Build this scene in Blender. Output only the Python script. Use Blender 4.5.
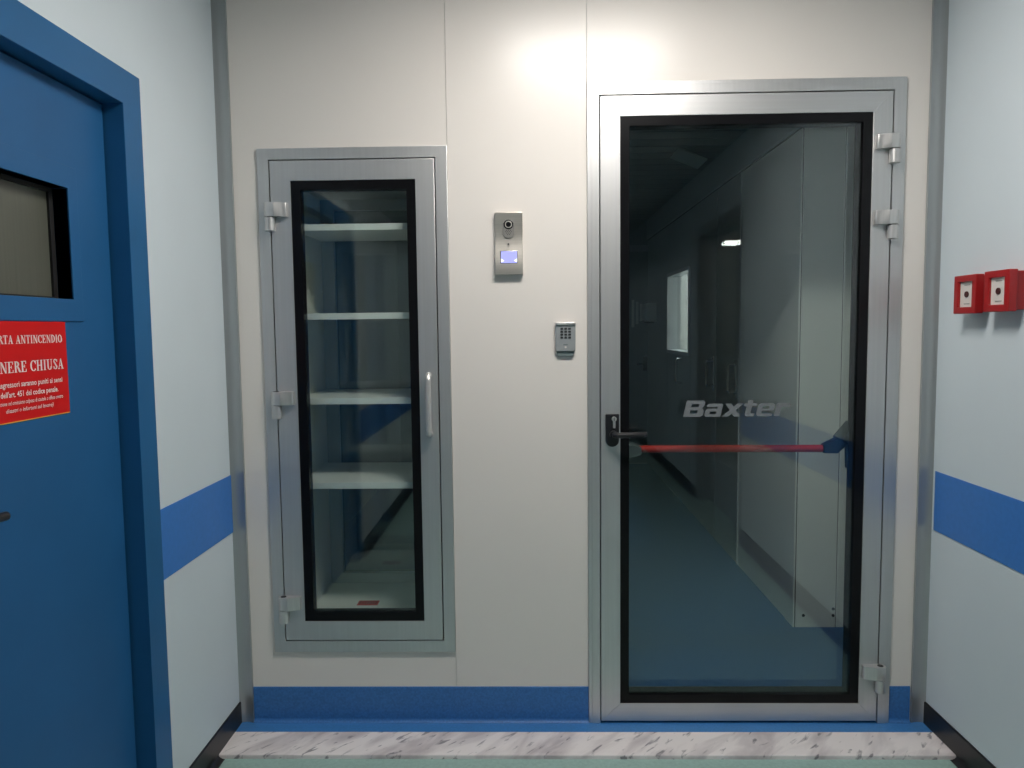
import bpy, bmesh, math
from mathutils import Vector, Matrix

# ------------------------------------------------------------------ clear
for o in list(bpy.data.objects):
    bpy.data.objects.remove(o, do_unlink=True)
scene = bpy.context.scene
COL = scene.collection

# ------------------------------------------------------------------ camera
cam_d = bpy.data.cameras.new('camera')
cam_d.sensor_width = 36.0
cam_d.lens = 36.0 * 726.84 / 1024
cam_d.clip_start = 0.02
cam = bpy.data.objects.new('camera', cam_d)
COL.objects.link(cam)
Rt = Vector((0.99972423, 0.02059285, -0.01128671))
Up = Vector((0.00967879, 0.07657604, 0.99701677))
Fw = Vector((-0.02139571, 0.99685106, -0.07635561))
m = Matrix.Identity(4)
for i in range(3):
    m[i][0] = Rt[i]; m[i][1] = Up[i]; m[i][2] = -Fw[i]
m[0][3], m[1][3], m[2][3] = 0.0, -2.43, 1.3627
cam.matrix_world = m
scene.camera = cam

# ------------------------------------------------------------------ world, exposure, lamp strengths
w = bpy.data.worlds.new('world'); scene.world = w
w.use_nodes = True
w.node_tree.nodes['Background'].inputs[0].default_value = (0.55, 0.62, 0.68, 1)
w.node_tree.nodes['Background'].inputs[1].default_value = 0.02
vs = scene.view_settings
vs.view_transform = 'Standard'; vs.look = 'None'; vs.exposure = 0.40; vs.gamma = 1.0
vs.use_curve_mapping = False
scene.cycles.transparent_max_bounces = 48
scene.cycles.max_bounces = 10
scene.cycles.sample_clamp_indirect = 4.0
CEIL = 2.56
LAMP_COL = (1.0, 0.955, 0.905)
LAMPS = [((0.27, -0.90), 36.0), ((0.10, -3.20), 8.0), ((0.10, -5.00), 8.0), ((0.10, -6.80), 6.0)]
LW, LD = 0.33, 0.15      # half size of the lamp by the door
TW, TL, TD = 0.27, 0.60, 0.18      # trough half-width, half-length, depth

# ------------------------------------------------------------------ materials
MATS = {}
def mat(name, col, rough=0.5, metal=0.0, noise=0.0, nscale=40.0, bump=0.0, bscale=200.0, stretch=(1, 1, 1), spec=0.5, emit=None, estr=0.0, coat=0.0):
    if name in MATS: return MATS[name]
    M = bpy.data.materials.new(name); M.use_nodes = True
    nt = M.node_tree; b = nt.nodes['Principled BSDF']
    b.inputs['Base Color'].default_value = (*col, 1)
    b.inputs['Roughness'].default_value = rough
    b.inputs['Metallic'].default_value = metal
    b.inputs['Specular IOR Level'].default_value = spec
    b.inputs['Coat Weight'].default_value = coat
    tc = nt.nodes.new('ShaderNodeTexCoord')
    mp = nt.nodes.new('ShaderNodeMapping'); mp.inputs['Scale'].default_value = stretch
    nt.links.new(tc.outputs['Object'], mp.inputs['Vector'])
    if noise > 0:
        n = nt.nodes.new('ShaderNodeTexNoise'); n.inputs['Scale'].default_value = nscale; n.inputs['Detail'].default_value = 4
        nt.links.new(mp.outputs[0], n.inputs['Vector'])
        r = nt.nodes.new('ShaderNodeMapRange')
        r.inputs['From Min'].default_value = 0.3; r.inputs['From Max'].default_value = 0.7
        r.inputs['To Min'].default_value = 1 - noise; r.inputs['To Max'].default_value = 1 + noise
        nt.links.new(n.outputs['Fac'], r.inputs['Value'])
        mx = nt.nodes.new('ShaderNodeVectorMath'); mx.operation = 'SCALE'
        mx.inputs[0].default_value = col
        nt.links.new(r.outputs[0], mx.inputs['Scale'])
        nt.links.new(mx.outputs[0], b.inputs['Base Color'])
    if bump > 0:
        n2 = nt.nodes.new('ShaderNodeTexNoise'); n2.inputs['Scale'].default_value = bscale; n2.inputs['Detail'].default_value = 2
        nt.links.new(mp.outputs[0], n2.inputs['Vector'])
        bp = nt.nodes.new('ShaderNodeBump'); bp.inputs['Strength'].default_value = bump; bp.inputs['Distance'].default_value = 0.001
        nt.links.new(n2.outputs['Fac'], bp.inputs['Height'])
        nt.links.new(bp.outputs[0], b.inputs['Normal'])
    if emit:
        b.inputs['Emission Color'].default_value = (*emit, 1)
        b.inputs['Emission Strength'].default_value = estr
    MATS[name] = M
    return M

def glass(name, tint, gain=1.0):
    """thin clear sheet: straight-through transmission plus Fresnel mirror reflection on each face"""
    M = bpy.data.materials.new(name); M.use_nodes = True
    nt = M.node_tree
    for n in list(nt.nodes): nt.nodes.remove(n)
    out = nt.nodes.new('ShaderNodeOutputMaterial')
    tr = nt.nodes.new('ShaderNodeBsdfTransparent'); tr.inputs[0].default_value = (*tint, 1)
    gl = nt.nodes.new('ShaderNodeBsdfGlossy'); gl.inputs['Roughness'].default_value = 0.0
    gl.inputs['Color'].default_value = (0.97, 1.0, 1.0, 1)
    geo = nt.nodes.new('ShaderNodeNewGeometry')
    mr = nt.nodes.new('ShaderNodeMapRange'); mr.inputs['To Min'].default_value = 1.52; mr.inputs['To Max'].default_value = 1 / 1.52
    nt.links.new(geo.outputs['Backfacing'], mr.inputs['Value'])
    fr = nt.nodes.new('ShaderNodeFresnel'); nt.links.new(mr.outputs[0], fr.inputs['IOR'])
    mul = nt.nodes.new('ShaderNodeMath'); mul.operation = 'MULTIPLY'; mul.inputs[1].default_value = gain; mul.use_clamp = True
    nt.links.new(fr.outputs[0], mul.inputs[0])
    mx = nt.nodes.new('ShaderNodeMixShader')
    nt.links.new(mul.outputs[0], mx.inputs[0]); nt.links.new(tr.outputs[0], mx.inputs[1]); nt.links.new(gl.outputs[0], mx.inputs[2])
    nt.links.new(mx.outputs[0], out.inputs['Surface'])
    return M

def marble():
    M = bpy.data.materials.new('marble'); M.use_nodes = True
    nt = M.node_tree; b = nt.nodes['Principled BSDF']; b.inputs['Roughness'].default_value = 0.38
    tc = nt.nodes.new('ShaderNodeTexCoord')
    mr = nt.nodes.new('ShaderNodeMapping'); mr.inputs['Rotation'].default_value = (0, 0, -0.80)
    mp = nt.nodes.new('ShaderNodeMapping'); mp.inputs['Scale'].default_value = (0.42, 1.5, 1.0)
    nt.links.new(tc.outputs['Object'], mr.inputs['Vector']); nt.links.new(mr.outputs[0], mp.inputs['Vector'])
    n1 = nt.nodes.new('ShaderNodeTexNoise'); n1.inputs['Scale'].default_value = 7; n1.inputs['Detail'].default_value = 6; n1.inputs['Distortion'].default_value = 0.7
    n2 = nt.nodes.new('ShaderNodeTexNoise'); n2.inputs['Scale'].default_value = 30; n2.inputs['Detail'].default_value = 6; n2.inputs['Distortion'].default_value = 0.5
    for n in (n1, n2): nt.links.new(mp.outputs[0], n.inputs['Vector'])
    r1 = nt.nodes.new('ShaderNodeValToRGB')
    e = r1.color_ramp.elements
    e[0].position = 0.36; e[0].color = (0.50, 0.45, 0.46, 1); e[1].position = 0.56; e[1].color = (0.80, 0.75, 0.74, 1)
    nt.links.new(n1.outputs['Fac'], r1.inputs[0])
    r2 = nt.nodes.new('ShaderNodeValToRGB')
    e = r2.color_ramp.elements
    e[0].position = 0.33; e[0].color = (0.25, 0.25, 0.28, 1); e[1].position = 0.41; e[1].color = (1, 1, 1, 1)
    nt.links.new(n2.outputs['Fac'], r2.inputs[0])
    mx = nt.nodes.new('ShaderNodeMix'); mx.data_type = 'RGBA'; mx.blend_type = 'MULTIPLY'; mx.inputs[0].default_value = 0.85
    nt.links.new(r1.outputs[0], mx.inputs[6]); nt.links.new(r2.outputs[0], mx.inputs[7])
    nt.links.new(mx.outputs[2], b.inputs['Base Color'])
    return M

CREAM = mat('cream_panel', (0.76, 0.714, 0.668), rough=0.30, noise=0.012, nscale=3, bump=0.02, bscale=60)
WALLW = mat('pale_wall', (0.62, 0.69, 0.73), rough=0.5, noise=0.012, nscale=4, bump=0.03, bscale=300)
STRIPE = mat('blue_stripe', (0.045, 0.19, 0.55), rough=0.45, noise=0.04, nscale=60)
ALU = mat('anodised_aluminium', (0.60, 0.60, 0.598), rough=0.42, metal=0.8, noise=0.03, nscale=120, stretch=(1, 1, 0.02))
ALUH = mat('anodised_aluminium_rail', (0.60, 0.60, 0.598), rough=0.42, metal=0.8, noise=0.03, nscale=120, stretch=(0.02, 1, 1))
TRIMM = mat('grey_corner_profile', (0.40, 0.42, 0.425), rough=0.32, metal=0.55, noise=0.03, nscale=80, stretch=(1, 1, 0.02))
HINGE = mat('hinge_metal', (0.62, 0.61, 0.60), rough=0.35, metal=0.75, noise=0.04, nscale=200, stretch=(1, 1, 0.05))
STEEL = mat('brushed_steel', (0.64, 0.60, 0.54), rough=0.36, metal=0.8, noise=0.06, nscale=260, stretch=(0.03, 1, 1))
CHROME = mat('chrome', (0.72, 0.72, 0.72), rough=0.15, metal=1.0)
BLACK = mat('black_border', (0.005, 0.005, 0.006), rough=0.25, spec=0.2)
RUBBER = mat('black_seal', (0.012, 0.012, 0.013), rough=0.6)
PLASTB = mat('black_plastic', (0.012, 0.012, 0.014), rough=0.32, bump=0.05, bscale=500)
RED = mat('red_bar', (0.52, 0.03, 0.022), rough=0.35, noise=0.03)
REDP = mat('red_plastic', (0.36, 0.010, 0.012), rough=0.4, noise=0.04, nscale=20)
REDS = mat('red_sign', (0.62, 0.007, 0.008), spec=0.25, rough=0.5, noise=0.03, nscale=12)
WPRINT = mat('white_print', (0.82, 0.76, 0.72), rough=0.5)
YEL = mat('yellow_edge', (0.75, 0.38, 0.05), rough=0.5)
DOORB = mat('blue_door_paint', (0.016, 0.105, 0.262), spec=0.3, rough=0.45, noise=0.05, nscale=5, bump=0.06, bscale=160)
DOORF = mat('blue_frame_paint', (0.016, 0.115, 0.275), spec=0.35, rough=0.42, noise=0.05, nscale=6, bump=0.06, bscale=160)
BASE = mat('black_baseboard', (0.010, 0.010, 0.012), rough=0.35)
SKIRT = mat('blue_skirting', (0.035, 0.160, 0.42), rough=0.5, noise=0.16, nscale=150)
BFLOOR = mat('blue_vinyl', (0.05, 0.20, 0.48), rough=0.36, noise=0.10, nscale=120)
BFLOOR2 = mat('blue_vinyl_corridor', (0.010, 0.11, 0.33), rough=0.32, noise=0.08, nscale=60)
GFLOOR = mat('green_vinyl', (0.31, 0.46, 0.42), rough=0.4, noise=0.08, nscale=90)
MARBLE = marble()
SHELF = mat('white_shelf', (0.82, 0.83, 0.79), rough=0.35)
CABIN = mat('cabinet_lining', (0.78, 0.80, 0.75), rough=0.35)
CABFR = mat('cabinet_inner_frame', (0.42, 0.46, 0.45), rough=0.4)
GLASS = glass('door_glass', (0.965, 0.982, 0.976), 1.0)
GLASSD = glass('dark_glass', (0.62, 0.66, 0.64), 1.6)
FROST = mat('reeded_glass', (0.10, 0.104, 0.082), rough=0.35, noise=0.08, nscale=160, stretch=(1, 1, 0.02), spec=0.6)
LOGO = mat('frosted_lettering', (0.165, 0.178, 0.188), rough=0.6)
KEYP = mat('keypad_shell', (0.34, 0.36, 0.37), rough=0.42, metal=0.3, noise=0.03, nscale=90)
KEYB = mat('keypad_key', (0.035, 0.038, 0.042), rough=0.5)
KEYG = mat('keypad_skirt', (0.16, 0.20, 0.20), rough=0.5)
LENS = mat('lens_black', (0.008, 0.008, 0.010), rough=0.08, coat=0.5)
GRILL = mat('grille_grey', (0.30, 0.29, 0.27), rough=0.4, metal=0.6)
SCREEN = mat('lit_name_window', (0.20, 0.20, 0.5), rough=0.2, emit=(0.34, 0.36, 0.86), estr=0.75)
SCRW = mat('lit_bell_symbol', (0.9, 0.9, 0.9), rough=0.2, emit=(0.9, 0.92, 1.0), estr=0.85)
PLATEW = mat('white_call_plate', (0.70, 0.66, 0.62), rough=0.3)
DOT = mat('dark_dot', (0.06, 0.015, 0.015), rough=0.5)
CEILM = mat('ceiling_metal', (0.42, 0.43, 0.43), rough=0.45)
CEILG = mat('ceiling_groove', (0.04, 0.04, 0.04), rough=0.6)
FARW = mat('far_panel', (0.80, 0.81, 0.77), rough=0.30)
FARD = mat('far_door', (0.34, 0.38, 0.39), rough=0.30)
FARS = mat('far_steel', (0.60, 0.62, 0.64), rough=0.30, metal=0.4)
DARKJ = mat('dark_joint', (0.03, 0.03, 0.03), rough=0.7)
SEAL = mat('panel_sealant', (0.60, 0.585, 0.55), rough=0.5)

# ------------------------------------------------------------------ mesh builder
class MB:
    def __init__(s): s.b = bmesh.new()
    def box(s, x0, x1, y0, y1, z0, z1, bev=0.0, seg=2):
        t = bmesh.new(); bmesh.ops.create_cube(t, size=1)
        for v in t.verts:
            v.co = Vector(((x0 + x1) / 2 + v.co.x * (x1 - x0), (y0 + y1) / 2 + v.co.y * (y1 - y0), (z0 + z1) / 2 + v.co.z * (z1 - z0)))
        if bev > 0:
            bmesh.ops.bevel(t, geom=list(t.edges), offset=bev, segments=seg, affect='EDGES', profile=0.5)
        s.merge(t); return s
    def merge(s, t):
        me = bpy.data.meshes.new('t'); t.to_mesh(me); t.free(); s.b.from_mesh(me); bpy.data.meshes.remove(me)
    def prism(s, pts, axis, a, b, bev=0.0):
        """pts 2-D outline; axis 0: (y,z), 1: (x,z), 2: (x,y) extruded from a to b"""
        t = bmesh.new()
        def mk(p, c):
            return [(c, p[0], p[1]), (p[0], c, p[1]), (p[0], p[1], c)][axis]
        A = [t.verts.new(mk(p, a)) for p in pts]; B = [t.verts.new(mk(p, b)) for p in pts]
        n = len(pts)
        t.faces.new(A); t.faces.new(B[::-1])
        for i in range(n): t.faces.new((A[i], B[i], B[(i + 1) % n], A[(i + 1) % n]))
        bmesh.ops.recalc_face_normals(t, faces=list(t.faces))
        if bev > 0:
            bmesh.ops.bevel(t, geom=list(t.edges), offset=bev, segments=2, affect='EDGES', profile=0.5)
        s.merge(t); return s
    def cyl(s, p0, p1, r, seg=24, r2=None, bev=0.0):
        t = bmesh.new(); p0 = Vector(p0); p1 = Vector(p1); d = p1 - p0
        bmesh.ops.create_cone(t, cap_ends=True, segments=seg, radius1=r, radius2=r if r2 is None else r2, depth=d.length)
        if bev > 0:
            ed = [e for e in t.edges if abs(e.verts[0].co.z - e.verts[1].co.z) < 1e-6]
            bmesh.ops.bevel(t, geom=ed, offset=bev, segments=2, affect='EDGES', profile=0.5)
        q = Vector((0, 0, 1)).rotation_difference(d.normalized()).to_matrix().to_4x4()
        bmesh.ops.transform(t, matrix=Matrix.Translation((p0 + p1) / 2) @ q, verts=list(t.verts))
        s.merge(t); return s
    def tube(s, pts, r, seg=14):
        t = bmesh.new(); P = [Vector(p) for p in pts]; rings = []
        T0 = (P[1] - P[0]).normalized()
        u = T0.orthogonal().normalized()
        for i, p in enumerate(P):
            T = (P[min(i + 1, len(P) - 1)] - P[max(i - 1, 0)]).normalized()
            u = (u - T * u.dot(T)).normalized(); v = T.cross(u)
            rings.append([t.verts.new(p + (u * math.cos(2 * math.pi * k / seg) + v * math.sin(2 * math.pi * k / seg)) * r) for k in range(seg)])
        for a, b in zip(rings, rings[1:]):
            for k in range(seg): t.faces.new((a[k], a[(k + 1) % seg], b[(k + 1) % seg], b[k]))
        t.faces.new(rings[0][::-1]); t.faces.new(rings[-1])
        bmesh.ops.recalc_face_normals(t, faces=list(t.faces))
        s.merge(t); return s
    def quad(s, a, b, c, d):
        s.b.faces.new([s.b.verts.new(p) for p in (a, b, c, d)]); return s
    def ring(s, x0, x1, z0, z1, ix0, ix1, iz0, iz1, y0, y1, bev=0.0):
        """rectangular frame lying in an X-Z plane, one closed mesh with mitred corners"""
        t = bmesh.new()
        O = [(x0, z0), (x1, z0), (x1, z1), (x0, z1)]; I = [(ix0, iz0), (ix1, iz0), (ix1, iz1), (ix0, iz1)]
        V = {}
        for k, y in (('f', y0), ('b', y1)):
            for nme, pts in (('o', O), ('i', I)):
                V[k + nme] = [t.verts.new((p[0], y, p[1])) for p in pts]
        for i in range(4):
            j = (i + 1) % 4
            t.faces.new((V['fo'][i], V['fo'][j], V['fi'][j], V['fi'][i]))
            t.faces.new((V['bo'][j], V['bo'][i], V['bi'][i], V['bi'][j]))
            t.faces.new((V['fo'][j], V['fo'][i], V['bo'][i], V['bo'][j]))
            t.faces.new((V['fi'][i], V['fi'][j], V['bi'][j], V['bi'][i]))
        bmesh.ops.recalc_face_normals(t, faces=list(t.faces))
        if bev > 0:
            ed = [e for e in t.edges if e.calc_face_angle(0) > 0.5]
            bmesh.ops.bevel(t, geom=ed, offset=bev, segments=2, affect='EDGES', profile=0.5)
        s.merge(t); return s
    def xf(s, M):
        bmesh.ops.transform(s.b, matrix=M, verts=list(s.b.verts)); return s
    def obj(s, name, material, parent=None, smooth=True):
        me = bpy.data.meshes.new(name)
        bmesh.ops.recalc_face_normals(s.b, faces=list(s.b.faces))
        s.b.to_mesh(me); s.b.free()
        me.materials.append(material)
        if smooth:
            me.polygons.foreach_set('use_smooth', [True] * len(me.polygons))
            me.set_sharp_from_angle(angle=math.radians(20))
        o = bpy.data.objects.new(name, me); COL.objects.link(o)
        if parent:
            o.parent = parent
            o.matrix_parent_inverse = parent.matrix_world.inverted()
        return o

def root(name, label, cat, loc=(0, 0, 0), group=None, kind=None):
    o = bpy.data.objects.new(name, None); COL.objects.link(o)
    o.location = loc; o.empty_display_size = 0.05
    o.matrix_world = Matrix.Translation(loc)
    return tag(o, label, cat, group, kind)
def tag(o, label, cat=None, group=None, kind=None):
    o['label'] = label
    if cat: o['category'] = cat
    if group: o['group'] = group
    if kind: o['kind'] = kind
    return o
S = 'structure'
def part(o, label):
    o['label'] = label; return o

XL, XR = -1.014, 1.349          # side walls of the near corridor
YB = -8.2                       # rear end of the near corridor
ZL = -0.014                     # near floor, one slab thickness below the marble sill

# ================================================================== SETTING, near corridor
tag(MB().box(XL - 0.3, XR + 0.3, YB, -0.10, ZL - 0.05, ZL).obj('floor', GFLOOR), 'pale green vinyl floor in front of the marble sill', 'floor', kind=S)

ceil = root('ceiling', 'metal strip ceiling of the lit corridor, out of frame above', 'ceiling', (0, -1, CEIL), kind=S)
HB = [(LAMPS[0][0][0], LAMPS[0][0][1], LW + 0.035, LD + 0.035)] + [(x, y, TW + 0.012, TL + 0.012) for (x, y), _ in LAMPS[1:]]
sl = MB()
ys = sorted({YB, 0.0} | {h[1] - h[3] for h in HB} | {h[1] + h[3] for h in HB})
def strips(mb_, y0, y1, z0, z1):
    hit = [h for h in HB if y1 > h[1] - h[3] + 1e-4 and y0 < h[1] + h[3] - 1e-4]
    if hit:
        h = hit[0]
        mb_.box(XL - 0.1, h[0] - h[2], y0, y1, z0, z1); mb_.box(h[0] + h[2], XR + 0.1, y0, y1, z0, z1)
    else:
        mb_.box(XL - 0.1, XR + 0.1, y0, y1, z0, z1)
for a, b in zip(ys, ys[1:]): strips(sl, a, b, CEIL + 0.055, CEIL + 0.06)
sl.obj('ceiling_slab', CEILG, ceil)
pl = MB(); y = 0.0
while y > YB:
    strips(pl, y - 0.148, y, CEIL, CEIL + 0.012)
    y -= 0.155
po = pl.obj('ceiling_strips', CEILM, ceil); po['kind'] = 'stuff'

# lamps: one broad panel by the glass door, then unseen troughs, added and made deep to cut their light off high up
(lx, ly), st = LAMPS[0]
L = root('ceiling_light', 'oblong recessed ceiling lamp nearest the glass door', 'lamp', (lx, ly, CEIL))
MB().ring(lx - LW - .03, lx + LW + .03, -LD - .03, LD + .03, lx - LW, lx + LW, -LD, LD, 0, 0.02, 0.002).xf(Matrix.Translation((0, ly, CEIL + 0.005)) @ Matrix.Rotation(math.pi / 2, 4, 'X')).obj('lamp_frame', SHELF, L)
MB().box(lx - LW + .002, lx + LW - .002, ly - LD + .002, ly + LD - .002, CEIL + 0.006, CEIL + 0.016).obj('diffuser', mat('lamp_diffuser', (0.8, 0.8, 0.8), emit=LAMP_COL, estr=st), L)
for ((lx, ly), st), nm in zip(LAMPS[1:], ('first unseen trough lamp, added for cut-off light, behind the oblong ceiling lamp', 'second unseen trough lamp, added for cut-off light, behind the oblong ceiling lamp', 'third unseen trough lamp, added for cut-off light, behind the oblong ceiling lamp')):
    L = root('trough_fill', nm, 'lamp', (lx, ly, CEIL), group='added unseen trough lamps in the ceiling')
    a, b = TW, TL
    MB().box(lx - a - .012, lx - a, ly - b, ly + b, CEIL - .004, CEIL + TD).box(lx + a, lx + a + .012, ly - b, ly + b, CEIL - .004, CEIL + TD).box(lx - a, lx + a, ly - b - .012, ly - b, CEIL - .004, CEIL + TD).box(lx - a, lx + a, ly + b, ly + b + .012, CEIL - .004, CEIL + TD).box(lx - a, lx + a, ly - b, ly + b, CEIL + TD, CEIL + TD + .012).obj('trough_housing', CEILG, L)
    MB().box(lx - 0.05, lx + 0.05, ly - b + 0.03, ly + b - 0.03, CEIL + TD - 0.02, CEIL + TD - 0.006).obj('light_tube', mat('trough_fill_tube', (0.8, 0.8, 0.8), emit=(0.93, 0.97, 1.0), estr=st), L)

# ---------------- left wall with the fire door opening
FD0, FD1, FDZ = -0.488, -1.86, 2.027      # outer edges of the blue frame
wl = root('wall_left', 'pale blue-white left wall with a blue guard stripe', 'wall', (XL, -1, 0), kind=S)
MB().box(XL - 0.20, XL, FD0 - 0.02, 0.0, ZL, CEIL + 0.06).box(XL - 0.20, XL, FD1 + 0.02, FD0 - 0.02, FDZ - 0.02, CEIL + 0.06).box(XL - 0.20, XL, YB, FD1 + 0.02, ZL, CEIL + 0.06).obj('wall_body', WALLW, wl)
MB().box(XL - 0.001, XL + 0.0025, FD0, -0.006, 0.678, 0.876, 0.0006).obj('stripe_band', STRIPE, wl)
MB().box(XL - 0.001, XL + 0.0025, YB, FD1, 0.678, 0.876, 0.0006).obj('stripe_band', STRIPE, wl)
# ---------------- right wall with a doorway behind the viewer
RD0, RD1, RDZ = -2.13, -3.33, 2.125
wr = root('wall_right', 'pale blue-white right wall carrying the red call points', 'wall', (XR, -1, 0), kind=S)
MB().box(XR, XR + 0.20, RD0, 0.0, ZL, CEIL + 0.06).box(XR, XR + 0.20, RD1, RD0, RDZ, CEIL + 0.06).box(XR, XR + 0.20, YB, RD1, ZL, CEIL + 0.06).obj('wall_body', WALLW, wr)
MB().box(XR - 0.0025, XR + 0.001, RD0, -0.024, 0.678, 0.876, 0.0006).obj('stripe_band', STRIPE, wr)
# rear wall, only ever seen mirrored in the glass
tag(MB().box(XL - 0.2, XR + 0.2, YB - 0.1, YB, ZL, CEIL + 0.06).obj('wall_rear', WALLW), 'pale wall closing the lit corridor behind the viewer', 'wall', kind=S)

# baseboards: a tall black strip plus a low coved foot on the lower floor
def baseboard(name, X, s, segs, label):
    r = root(name, label, 'baseboard', (X, -0.5, ZL), kind=S)
    for i, (a, b) in enumerate(segs):
        MB().prism([(X, -0.012), (X + s * 0.005, -0.012), (X + s * 0.005, 0.072), (X + s * 0.003, 0.076), (X, 0.076)], 1, a, b).obj('upper_strip', BASE, r)
        b2 = min(b, -0.203)
        c = [(X, ZL)] + [(X + s * (0.026 - 0.022 * math.sin(t)), ZL + 0.001 + 0.020 * (1 - math.cos(t))) for t in [k * math.pi / 10 for k in range(6)]] + [(X, ZL + 0.021)]
        if a < b2: MB().prism(c, 1, a, b2).obj('coved_foot', BASE, r)
baseboard('baseboard_left', XL, 1, [(FD0, -0.0), (YB, FD1)], 'black baseboard along the left wall beside the blue door')
baseboard('baseboard_right', XR, -1, [(RD0, -0.0), (YB, RD1)], 'black baseboard along the right wall beside the marble sill')

# ---------------- marble sill and blue floor strip
sill = MB().box(XL + 0.005, XR - 0.005, -0.200, -0.0665, -0.060, 0.0).b
ed = [e for e in sill.edges if all(abs(v.co.y + 0.200) < 1e-5 for v in e.verts) and abs(e.verts[0].co.z - e.verts[1].co.z) < 1e-5 and e.verts[0].co.z > -0.01]
bmesh.ops.bevel(sill, geom=ed, offset=0.005, segments=3, affect='EDGES', profile=0.5)
mb = MB(); mb.b.free(); mb.b = sill
tag(mb.obj('trim_1', MARBLE), 'long grey-veined white marble sill across the corridor below the doors', 'sill', kind=S)
tag(MB().box(XL, XR, -0.0665, 0.25, -0.06, -0.0005).obj('floor', BFLOOR), 'narrow blue vinyl floor strip between marble sill and end wall', 'floor', kind=S)

# ---------------- end wall: sandwich panels
PX = [-1.03, -0.257, 0.2012, 1.2253, 1.36]
CX0, CX1, CZ0, CZ1 = -0.883, -0.257, 0.2542, 1.9605       # cabinet outer flange
DX0, DX1, DZ1 = 0.2012, 1.2253, 2.1525                    # door frame outer
wb = root('wall_back', 'cream sandwich-panel end wall holding the glass door and cabinet', 'wall', (0, 0, 0), kind=S)
H = CEIL + 0.06
g = 0.0008
co = MB()
co.box(PX[0], CX0 + 0.02, 0.004, 0.09, 0, H).box(CX1 - 0.02, DX0 + 0.02, 0.004, 0.09, 0, H).box(DX1 - 0.02, PX[4], 0.004, 0.09, 0, H)
co.box(CX0 + 0.02, CX1 - 0.02, 0.004, 0.09, 0, CZ0 + 0.02).box(CX0 + 0.02, CX1 - 0.02, 0.004, 0.09, CZ1 - 0.02, H)
co.box(DX0 + 0.02, DX1 - 0.02, 0.004, 0.09, DZ1 - 0.02, H)
co.obj('panel_core', SEAL, wb)
pa = MB()   # left panel with the cabinet cut-out
xa, xb = PX[0], PX[1] - g
pa.box(xa, CX0 + 0.015, 0.0, 0.004, 0, H).box(CX0 + 0.015, xb - 0.0, 0.0, 0.004, 0, CZ0 + 0.015).box(CX0 + 0.015, xb, 0.0, 0.004, CZ1 - 0.015, H).box(xb - 0.012, xb, 0, 0.004, CZ0 + 0.015, CZ1 - 0.015)
pa.obj('wall_panel', CREAM, wb)
MB().box(PX[1] + g, PX[2] - g, 0, 0.004, 0, H, 0.0006).obj('wall_panel', CREAM, wb)
MB().box(PX[2] + g, PX[4], 0, 0.004, DZ1 - 0.015, H, 0.0).box(PX[3] - 0.015, PX[4], 0, 0.004, 0, DZ1 - 0.015).obj('wall_panel', CREAM, wb)

# blue coved skirting on the end wall
def skirting(name, a, b, label):
    c = [(0.0, 0.0), (-0.012, 0.0), (-0.010, 0.002), (-0.006, 0.006), (-0.0035, 0.012), (-0.003, 0.1245), (-0.0015, 0.126), (0.0, 0.126)]
    tag(MB().prism(c, 0, a, b).obj(name, SKIRT), label, 'baseboard', kind=S)
skirting('baseboard_back', -0.966, DX0 - 0.0005, 'long blue skirting under the glazed cabinet')
skirting('baseboard_back', DX1 + 0.0005, 1.2985, 'short blue skirting right of the glass door')

# corner profiles, slightly hollow faces
def corner(name, x0, x1, label):
    n = 8; o = []
    for k in range(n + 1):
        t = k / n
        o.append((x0 + (x1 - x0) * t, -0.010 + 0.006 * math.sin(math.pi * t)))
    pts = [(x0, 0.0)] + o + [(x1, 0.0)]
    tag(MB().prism(pts, 2, 0.0005, H).obj(name, TRIMM), label, 'trim', kind=S)
corner('trim_2', -1.014, -0.967, 'grey metal corner profile where the left wall meets the end wall')
corner('trim_3', 1.3016, 1.3493, 'grey metal corner profile where the right wall meets the end wall')

# ================================================================== GLASS DOOR
d1 = root('door_1', 'aluminium framed full-height glass door with red panic bar', 'door', (0.7126, 0, 0), kind=S)
# frame on three sides: broad flange with a raised inner lip
GX0, GX1, GZ1 = 0.2399, 1.1854, 2.112
BX0, BX1, BZ0, BZ1 = 0.3085, 1.1206, 0.0699, 2.0435
def uframe(x0, x1, z1, ix0, ix1, iz1, y0, y1, bev=0.001):
    t = MB()
    o = [(x0, 0.0), (ix0, 0.0), (ix0, iz1), (ix1, iz1), (ix1, 0.0), (x1, 0.0), (x1, z1), (x0, z1)]
    t.prism(o, 1, y0, y1, bev)
    return t
fm = uframe(DX0, DX1, DZ1, GX0 - 0.0005, GX1 + 0.0005, GZ1 + 0.0005, -0.010, 0.070, 0.0012)
part(fm.obj('door_frame', ALU, d1), 'satin aluminium door frame')
uframe(DX0 + 0.012, DX1 - 0.012, DZ1 - 0.012, GX0 + 0.0, GX1 - 0.0, GZ1, -0.0125, -0.009, 0.0008).obj('frame_lip', ALU, d1)
# dark gap lining behind the leaf edge
uframe(GX0 - 0.001, GX1 + 0.001, GZ1 + 0.001, GX0 + 0.010, GX1 - 0.010, GZ1 - 0.010, 0.012, 0.060, 0.0).obj('gap_seal', RUBBER, d1)
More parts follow.
